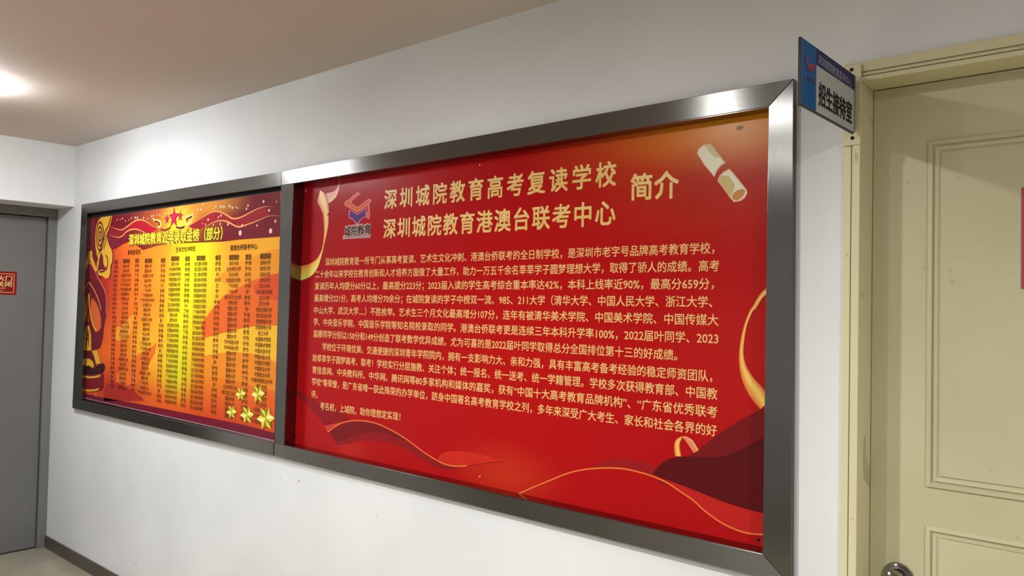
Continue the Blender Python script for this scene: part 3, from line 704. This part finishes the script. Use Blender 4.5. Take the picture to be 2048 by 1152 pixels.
dots = [disc(p, random.uniform(0.0035, 0.0075)) for p in sp] + [disc(wpt(*Zr([(775, 550)])[0]), 0.013), disc(wpt(*Zr([(1165, 525)])[0]), 0.012)]
tag(sheet('sparkle_print', dots, ink((240, 196, 170)), hp, 7), kind='stuff')
def star_pts(c, r, n=5, inner=0.42, rot=0.0): return [(c[0]+(r if k % 2 == 0 else r*inner)*math.sin(math.pi*k/n+rot), c[1]+(r if k % 2 == 0 else r*inner)*math.cos(math.pi*k/n+rot)) for k in range(2*n)]
Zs = lambda pts: Z(300, 390, .0868, pts)
for c, r in (((560, 520), 0.062), ((400, 555), 0.032), ((705, 490), 0.032)):
    p = wpt(*Zs([c])[0]); o = sheet('red_star', [star_pts(p, r, inner=0.40)], ink((168, 22, 56)), hp, 7)
    sheet('red_star', [star_pts((p[0], p[1]), r*0.93, inner=0.13, rot=0)], ink((196, 40, 78)), hp, 8)
swirl = ink((244, 212, 120)); dk = ink((120, 44, 30))
line('gold_scroll', Zs([(80, 530), (110, 580), (170, 585), (240, 610), (262, 680), (230, 735), (180, 730)]), 0.010, swirl, hp, 7)
line('gold_scroll', Zs([(120, 600), (190, 620), (235, 650), (215, 690), (195, 670)]), 0.008, dk, hp, 7)
line('gold_scroll', Zs([(1005, 440), (960, 470), (870, 500), (815, 560), (815, 630), (850, 620)]), 0.010, swirl, hp, 7)
line('gold_scroll', Zs([(985, 490), (900, 530), (850, 560), (860, 620)]), 0.010, dk, hp, 7)
line('gold_scroll', Zs([(1000, 470), (960, 600), (880, 680), (830, 670)]), 0.010, swirl, hp, 7)
line('gold_scroll', Zs([(250, 790), (340, 808), (420, 790), (480, 745)]), 0.010, dk, hp, 7)
line('gold_scroll', Zs([(610, 740), (680, 762), (760, 752), (800, 720)]), 0.010, dk, hp, 7)
line('gold_scroll', Zs([(610, 716), (680, 740), (760, 735), (800, 700)]), 0.008, swirl, hp, 7)
for k in range(11):
    a = math.radians(-76 + k*15.2); p = wpt(352, 434); r0, r1 = 0.062, 0.085 + 0.06*abs(math.sin(a))**2
    sheet('printed_ray', [[(p[0]+math.sin(a-0.04)*r0, p[1]+math.cos(a-0.04)*r0), (p[0]+math.sin(a)*r1, p[1]+math.cos(a)*r1), (p[0]+math.sin(a+0.04)*r0, p[1]+math.cos(a+0.04)*r0)]], ink((222, 132, 50)) if k % 2 else ink((246, 214, 92)), hp, 6)
# cloud and drum at the left edge
Zd = lambda pts: Z(155, 420, .12158, pts)
Ze = lambda pts: Z(150, 560, .20833, pts)
gd, mr, mr2 = ink((216, 160, 48)), ink((92, 18, 28)), ink((124, 24, 40))
cloud = [(400, 108), (350, 165), (310, 280), (297, 430), (300, 600), (322, 730), (346, 800), (322, 880), (318, 960), (330, 1015), (345, 930), (368, 790), (395, 690), (425, 770), (430, 880), (455, 938), (492, 935), (488, 985), (440, 985), (380, 985), (338, 1010), (350, 1070), (420, 1090), (470, 1132), (522, 1110), (545, 1030), (545, 920), (575, 850), (582, 720), (560, 640), (528, 590), (505, 500), (484, 400), (515, 330), (560, 180), (578, 85), (490, 95)]
shape('cloud_outline', Zd([(cx + (12 if cx > 430 else -10), cy) for cx, cy in cloud]), mr, hp, 5)
shape('cloud', Zd(cloud), gd, hp, 6)
def ell(c, rx, ry, n=28): return [(c[0]+rx*math.cos(2*math.pi*k/n), c[1]+ry*math.sin(2*math.pi*k/n)) for k in range(n)]
for k, (rx, ry) in enumerate(((68, 250), (56, 215), (46, 175), (33, 135), (24, 95), (14, 55), (7, 25))):
    shape('cloud_ring', Zd(ell((378, 435), rx, ry)), mr if k % 2 == 0 else gd, hp, 7 + k)
line('cloud_line', Zd([(560, 110), (520, 250), (470, 350), (430, 480), (395, 620), (360, 720)]), 0.008, mr, hp, 14)
line('cloud_line', Zd([(470, 745), (495, 780), (505, 860), (490, 950), (430, 1010), (370, 1015)]), 0.010, mr, hp, 9)
line('cloud_line', Zd([(450, 500), (475, 420), (485, 480), (460, 560), (440, 640)]), 0.008, mr, hp, 9)
shape('drum_rim', Zd([(195, 670), (245, 675), (252, 780), (290, 870), (330, 1000), (300, 1010), (240, 880), (192, 790)]), gd, hp, 7)
line('drum_line', Zd([(188, 840), (240, 900), (300, 1010), (350, 1120)]) + Ze([(262, 40), (292, 110), (306, 200), (302, 320)]), 0.007, ink((222, 130, 90)), hp, 9)
line('drum_line', Ze([(112, 0), (150, 35), (190, 100), (235, 205), (252, 290)]), 0.008, ink((226, 140, 90)), hp, 9)
shape('drum', Zd([(192, 850), (240, 900), (300, 1010), (360, 1150), (160, 1150), (160, 950)]), mr2, hp, 5)
shape('drum', Ze([(112, 0), (200, 0), (250, 10), (285, 90), (303, 200), (300, 330), (276, 470), (270, 560), (245, 650), (160, 690), (96, 680), (104, 200)]), ink((104, 20, 34)), hp, 6)
shape('drum_head', Ze([(165, 175), (200, 210), (235, 290), (252, 400), (244, 470), (212, 492), (172, 430), (155, 320)]), ink((206, 92, 44)), hp, 8, 3)
line('drum_line', Ze([(140, 130), (145, 260), (160, 370), (190, 460), (212, 492)]), 0.014, gd, hp, 9)
line('drum_line', Ze([(165, 175), (205, 215), (240, 300), (258, 400), (250, 470)]), 0.008, ink((150, 70, 50)), hp, 9)
shape('drum_scroll', Ze([(100, 262), (132, 264), (132, 400), (98, 410)]), gd, hp, 8)
line('drum_line', Ze([(100, 300), (120, 310), (124, 350), (112, 380), (104, 350)]), 0.010, mr, hp, 9)
shape('drum_scroll', Ze([(98, 440), (140, 440), (158, 520), (160, 676), (96, 680)]), gd, hp, 8)
for r in (0, 1, 2): line('drum_line', Ze([(100, 480 + r*42), (122, 470 + r*42), (136, 510 + r*42), (134, 570 + r*35)]), 0.010, mr, hp, 9)
shape('drum_scroll', Ze([(84, 690), (160, 678), (200, 740), (205, 830), (84, 850)]), ink((92, 18, 28)), hp, 9)
shape('drum_scroll', Ze([(165, 680), (215, 672), (236, 740), (252, 805), (205, 805), (190, 735)]), gd, hp, 10)
shape('drum_scroll', Ze([(82, 850), (84, 790), (120, 755), (165, 770), (188, 815), (170, 845), (130, 820), (104, 845)]), gd, hp, 11, 3)
shape('drum_scroll', Ze([(90, 880), (110, 840), (140, 820), (180, 850), (220, 820), (262, 798), (288, 815), (282, 865), (240, 900), (90, 905)]), ink((52, 18, 26)), hp, 12, 3)
shape('drum_base', Ze([(76, 905), (278, 900), (274, 1010), (262, 1050), (200, 1068), (74, 1062)]), ink((124, 20, 30)), hp, 12)
line('drum_line', Ze([(78, 915), (130, 932), (200, 930), (250, 915)]), 0.012, gd, hp, 13); line('drum_line', Ze([(74, 1045), (130, 1060), (200, 1056), (235, 1045)]), 0.012, gd, hp, 13)
shape('small_print', Ze([(68, 1070), (78, 1072), (78, 1090), (68, 1088)]), ink((210, 150, 130)), hp, 13)
shape('small_print', Ze([(204, 1082), (212, 1084), (212, 1116), (204, 1116)]), ink((210, 150, 130)), hp, 13)
shape('maroon_foot', [(160, 785), (205, 795), (300, 812), (400, 832), (480, 848), (550, 866), (550, 880), (160, 800)], ink((112, 18, 40)), hp, 2)

# heading and table of the honour board
ytxt = ink((244, 226, 60)); brown = ink((84, 44, 16)); brown2 = ink((106, 60, 18))
text_line('深圳城院教育近年录取金榜（部分', (258.5, 480.5), (437.5, 467.0), em_of(350, 472, 27), ink((110, 60, 20)), hp, 7, 0.06, 'heading_shadow')
text_line('深圳城院教育近年录取金榜（部分）', (258.5, 480), (446, 465.5), em_of(350, 472, 26), ytxt, hp, 8, 0.02, 'heading_text')
text_line('高考复读班', (256, 505.2), (281.5, 503.6), em_of(270, 503, 11.5), brown, hp, 7, 0.01, 'table_heading')
text_line('艺术文化冲刺班', (352, 499.6), (391.5, 496.8), em_of(370, 498, 11.5), brown, hp, 7, 0.01, 'table_heading')
text_line('港澳台侨联考中心', (460.5, 496.2), (515.5, 492.2), em_of(490, 494, 12.5), brown, hp, 7, 0.015, 'table_heading')
SUR = '陈李黄张梁林王吴刘蔡杨许郑谢郭洪曾彭萧叶赖徐周何丁罗余邓'
GIV = '怡轩彤琪豪婷杰欣涛颖辉妍宇晴鑫悦然佳伟莹'
SCH = {1: ['深圳大学', '深圳大学', '华南师范大学', '广东工业大学', '广东外语外贸', '广州中医药大学', '南方医科大', '华南农业大', '广州大学', '汕头大学'],
       3: ['暨南大学', '暨南大学', '华南理工大学', '深圳大学', '中山大学', '广州大学', '广东财经大学', '广东外语外贸大学', '北京理工大', '湖南大学'],
       5: ['清华大学', '中央美术学院', '中央美术学院', '中国传媒大学', '中国传媒大学', '中国美术学院', '中国美术学院', '广州美术学院', '四川美术学院', '西安美术学院'],
       7: ['武汉音乐学院', '武汉音乐学院', '四川美术学院', '湖北美术学院', '湖北美术学院', '西安美术学院', '天津美术学院', '天津美术学院', '天津音乐学院', '广州美术学院'],
       9: ['清华大学', '北京师范大学', '东北大学', '中国音乐学院', '广州大学', '广州大学', '哈尔滨工业大学', '华侨大学', '暨南大学', '暨南大学', '暨南大学', '暨南大学', '暨南大学', '暨南大学', '华中科技大学', '华中科技大学', '暨南大学', '暨南大学', '暨南大学'],
       11: ['深圳大学', '深圳大学', '深圳大学', '深圳大学', '四川大学', '四川美术学院', '武汉大学', '武汉大学', '西安交通大学', '西北政法大学', '西南财经大学', '西南财经大学', '浙江大学', '中国美术学院', '中国美术学院', '中国人民大学', '中国人民大学', '中国音乐学院', '中国政法大学', '中国政法大学', '中南财经政法大学', '重庆大学', '中央美院', '中山大学', '中山大学', '中国传媒大学', '中央美术学院', '中国传媒大学']}
heads = [(232.5, 524), (253.5, 522), (275, 521), (297.5, 521.5), (327, 520.5), (351, 517), (376, 517), (402.5, 516), (437, 515), (468.5, 514.5), (497.5, 513.5), (531.5, 512.2)]
r1 = wpt(531, 525.2)[1]; r28 = wpt(531, 846.7)[1]; pitch = (r1 - r28)/27
hz = wpt(531.5, 512.2)[1]
cw = (wpt(541.5, 530)[0] - wpt(520.5, 530)[0])/4.0
for ci, (hx, hy) in enumerate(heads):
    school = ci % 2 == 1
    x = wpt(hx, hy)[0]
    em = 0.0222
    k = cw*(4.0 if school else 2.0)*1.04
    v, f = glyphs('录取院校' if school else '姓名', 0.034, 2, 'CENTER')
    zc = wpt(hx, hy)[1]
    mw = max(p[0] for p in v)
    me = bpy.data.meshes.new('column_head'); me.from_pydata([(x + p[0]/mw*k/2, YP-0.0003*9-p[2], zc + (p[1]-0.385)*0.028) for p in v], [], f)
    tag(link('column_head', me, brown, hp), kind='stuff')
    n = 28 if ci > 3 else 27
    vs, fs = [], []
    for r in range(n):
        if school:
            L_ = SCH[ci]; s = L_[r] if r < len(L_) else L_[random.randrange(len(L_))]
        else: s = random.choice(SUR) + ('*' + random.choice(GIV) if random.random() > 0.12 else '*')
        v, f = glyphs(s, 0.010, 1, 'CENTER'); b0 = len(vs); zz = zc - 0.004 - (hz - r1) - r*pitch + 0.004
        vs += [(x + p[0]*cw, YP-0.0003*9-p[2], zz + (p[1]-0.385)*em) for p in v]; fs += [tuple(i + b0 for i in q) for q in f]
    me = bpy.data.meshes.new('c'); me.from_pydata(vs, [], fs)
    tag(link('school_column' if school else 'name_column', me, brown2 if ci > 4 else ink((96, 34, 18)), hp), kind='stuff')
# gold stars printed over the lower right corner
Zf = lambda pts: Z(420, 760, .12156, pts)
for c, r in (((512, 228), 0.052), ((800, 228), 0.064), ((365, 525), 0.052), ((618, 572), 0.066), ((925, 632), 0.082)):
    p = wpt(*Zf([c])[0]); n = 6; pts = [(p[0] + (x-p[0]), p[1] + (z-p[1])*0.74) for x, z in star_pts(p, r*0.90, n, 0.58, 0.35)]
    pts = [(min(x, qx1 - 0.001), z) for x, z in pts]
    sheet('gold_star', [pts], ink((232, 216, 70)), hp, 10)
    sheet('gold_star_facet', [[p, pts[i], pts[i-1]] for i in (0, 4, 6, 10)], ink((140, 128, 26)), hp, 11)
    sheet('gold_star_facet', [[p, pts[i], pts[i-1]] for i in (2, 8)], ink((250, 240, 150)), hp, 11)

XMAX, XMIN, ZMAX = 9.0, -9.0, 9.0
# ------------------------------------------------------------------ room sign sticking out from the door casing
SX = -0.600
sg = tag(empty('room_sign', (SX, -0.02, 2.011)), 'blue and white reception room sign projecting from the door casing', 'sign')
sy0, sy1, sz0, sz1 = -0.357, -0.029, 2.0125, 2.150
alu = flat('sign_aluminium', (168, 168, 170), 0.35, 0.8)
MB().box(SX - 0.006, sy0, sz0, SX, sy1, sz1).bevel(0.0008, 1).build('sign_edge', flat('dark_sign_edge', (44, 50, 52), 0.5), sg)
field = MB().box(SX, sy0 + 0.003, sz0 + 0.003, SX + 0.0008, sy1 - 0.001, sz1 - 0.002).build('sign_face', ink((190, 191, 192), 0.45), sg)
def syz(px, py): p = on_x(px, py, SX + 0.001); return (p.y, p.z)
bx_ = syz(1632.5, 150)[0]
MB().box(SX + 0.0008, sy0 + 0.003, sz0 + 0.003, SX + 0.0012, bx_, sz1 - 0.002).build('blue_field', ink((20, 92, 158), 0.45), field)
MB().box(SX + 0.0008, bx_, syz(1700, 175)[1] + 0.0, SX + 0.0012, sy1 - 0.001, sz1 - 0.002).build('navy_field', ink((38, 34, 92), 0.45), field)
MB().box(SX + 0.0008, sy1 - 0.006, sz0 + 0.003, SX + 0.0030, sy1, sz1 - 0.002).build('end_strip', alu, field)
def sign_text(s, pl, pr, em, mat, bold=0.0, name='sign_text', x=SX + 0.0018):
    a, b = syz(*pl), syz(*pr)
    return text(name, s, mat, field, bold, lambda u, v, d: (x + d, a[0]+(b[0]-a[0])*u, a[1]+(b[1]-a[1])*u + v*em), 2)
sign_text('深圳城院教育高考中心', (1635.5, 117), (1703, 168), 0.0225, ink((176, 180, 206), 0.45), 0.0)
sign_text('招生接待室', (1637, 186), (1703.5, 227.5), 0.052, ink((26, 26, 30), 0.45), 0.03)
def sshape(px, mat, x):
    lp = [syz(*p) for p in px]
    me = bpy.data.meshes.new('sign_emblem'); me.from_pydata([(x, a, b) for a, b in lp], [], [list(t) for t in tessellate_polygon([[Vector((a, b, 0)) for a, b in lp]])])
    return link('sign_emblem', me, mat, field)
Zg = lambda pts: Z(1595, 60, .19968, pts)
sshape(Zg([(84, 290), (100, 262), (112, 270), (96, 300), (110, 345), (140, 348), (165, 345), (172, 372), (140, 368), (100, 362), (86, 330)]), ink((176, 62, 70), 0.45), SX + 0.0018)
sshape(Zg([(98, 358), (140, 372), (166, 366), (160, 412), (136, 424), (104, 398)]), ink((150, 56, 84), 0.45), SX + 0.0020)
sign_text('城院教育', (1613, 156), (1629, 164.5), 0.010, ink((92, 70, 110), 0.45), 0.02, 'sign_emblem_text')
MB().box(SX - 0.030, -0.0155, 1.990, SX + 0.010, -0.0118, 2.178).bevel(0.001, 1).build('wall_bracket', M['cream_casing'], sg)
MB().box(SX - 0.008, sy1 - 0.001, sz0 + 0.01, SX - 0.004, -0.015, sz1 - 0.01).build('bracket_web', alu, sg)
for px, py in ((1703, 139.5), (1704.5, 276)):
    c = on_y(px, py, -0.0165)
    MB().lathe([(0.0042, 0.001), (0.0042, -0.0012), (0.0025, -0.0024), (0, -0.0026)], (c.x, -0.0157, c.z), 'y', 18).build('sign_screw', M['screw'], sg, sm=True)

# ------------------------------------------------------------------ fire door notice on the grey door
FX = XD - 0.022
fs_ = tag(empty('fire_notice', (FX, -0.36, 1.61)), 'dark red fire door notice with gold border on the grey door', 'sign')
a = on_x(34, 544, FX); b = on_x(34, 590, FX)
fy1, fz1, fz0 = a.y, a.z, b.z
fb = MB().box(FX + 0.0, fy1 - 0.30, fz0, FX + 0.0015, fy1, fz1).build('notice_plate', ink((140, 24, 34), 0.4), fs_)
MB().box(FX + 0.0015, fy1 - 0.284, fz0 + 0.013, FX + 0.0019, fy1 - 0.014, fz1 - 0.013).build('gold_border', ink((206, 164, 92), 0.4), fb)
MB().box(FX + 0.0019, fy1 - 0.280, fz0 + 0.017, FX + 0.0023, fy1 - 0.018, fz1 - 0.017).build('red_field', ink((128, 20, 30), 0.4), fb)
def ftext(s, y0, y1, z, em, name='notice_text'):
    text(name, s, ink((232, 204, 128), 0.4), fb, 0.02 if em > 0.02 else 0.0, lambda u, v, d: (FX + 0.0026 + d, y0+(y1-y0)*u, z + v*em), 2)
ftext('常闭式防火门', fy1 - 0.272, fy1 - 0.026, fz1 - 0.0415, 0.034)
ftext('请保持关闭', fy1 - 0.250, fy1 - 0.026, fz1 - 0.0775, 0.036)
ftext('KEEP FIRE DOOR CLOSED', fy1 - 0.262, fy1 - 0.060, fz1 - 0.1035, 0.010)
ftext('KEEP CLOSED', fy1 - 0.262, fy1 - 0.075, fz1 - 0.1180, 0.009)

# small chips in the paint below and beside the boards
for px, py, r, c in ((598, 962, 0.004, (120, 104, 84)), (561, 956, 0.003, (176, 170, 160)), (752, 1030, 0.004, (186, 182, 176)), (1597, 211, 0.0018, (120, 60, 60)), (1601, 221, 0.0015, (160, 80, 80)), (272, 1127, 0.006, (150, 144, 136)), (160, 1088, 0.005, (160, 150, 142))):
    p = on_y(px, py, 0)
    MB().lathe([(r, 0.0), (r*0.7, -0.0006), (0, -0.0006)], (p.x, 0, p.z), 'y', 7).build('paint_chip', flat('chip_%d' % px, c, 0.8), wall_back)
for o in list(sc.objects):
    if '_w' in o: del o['_w']
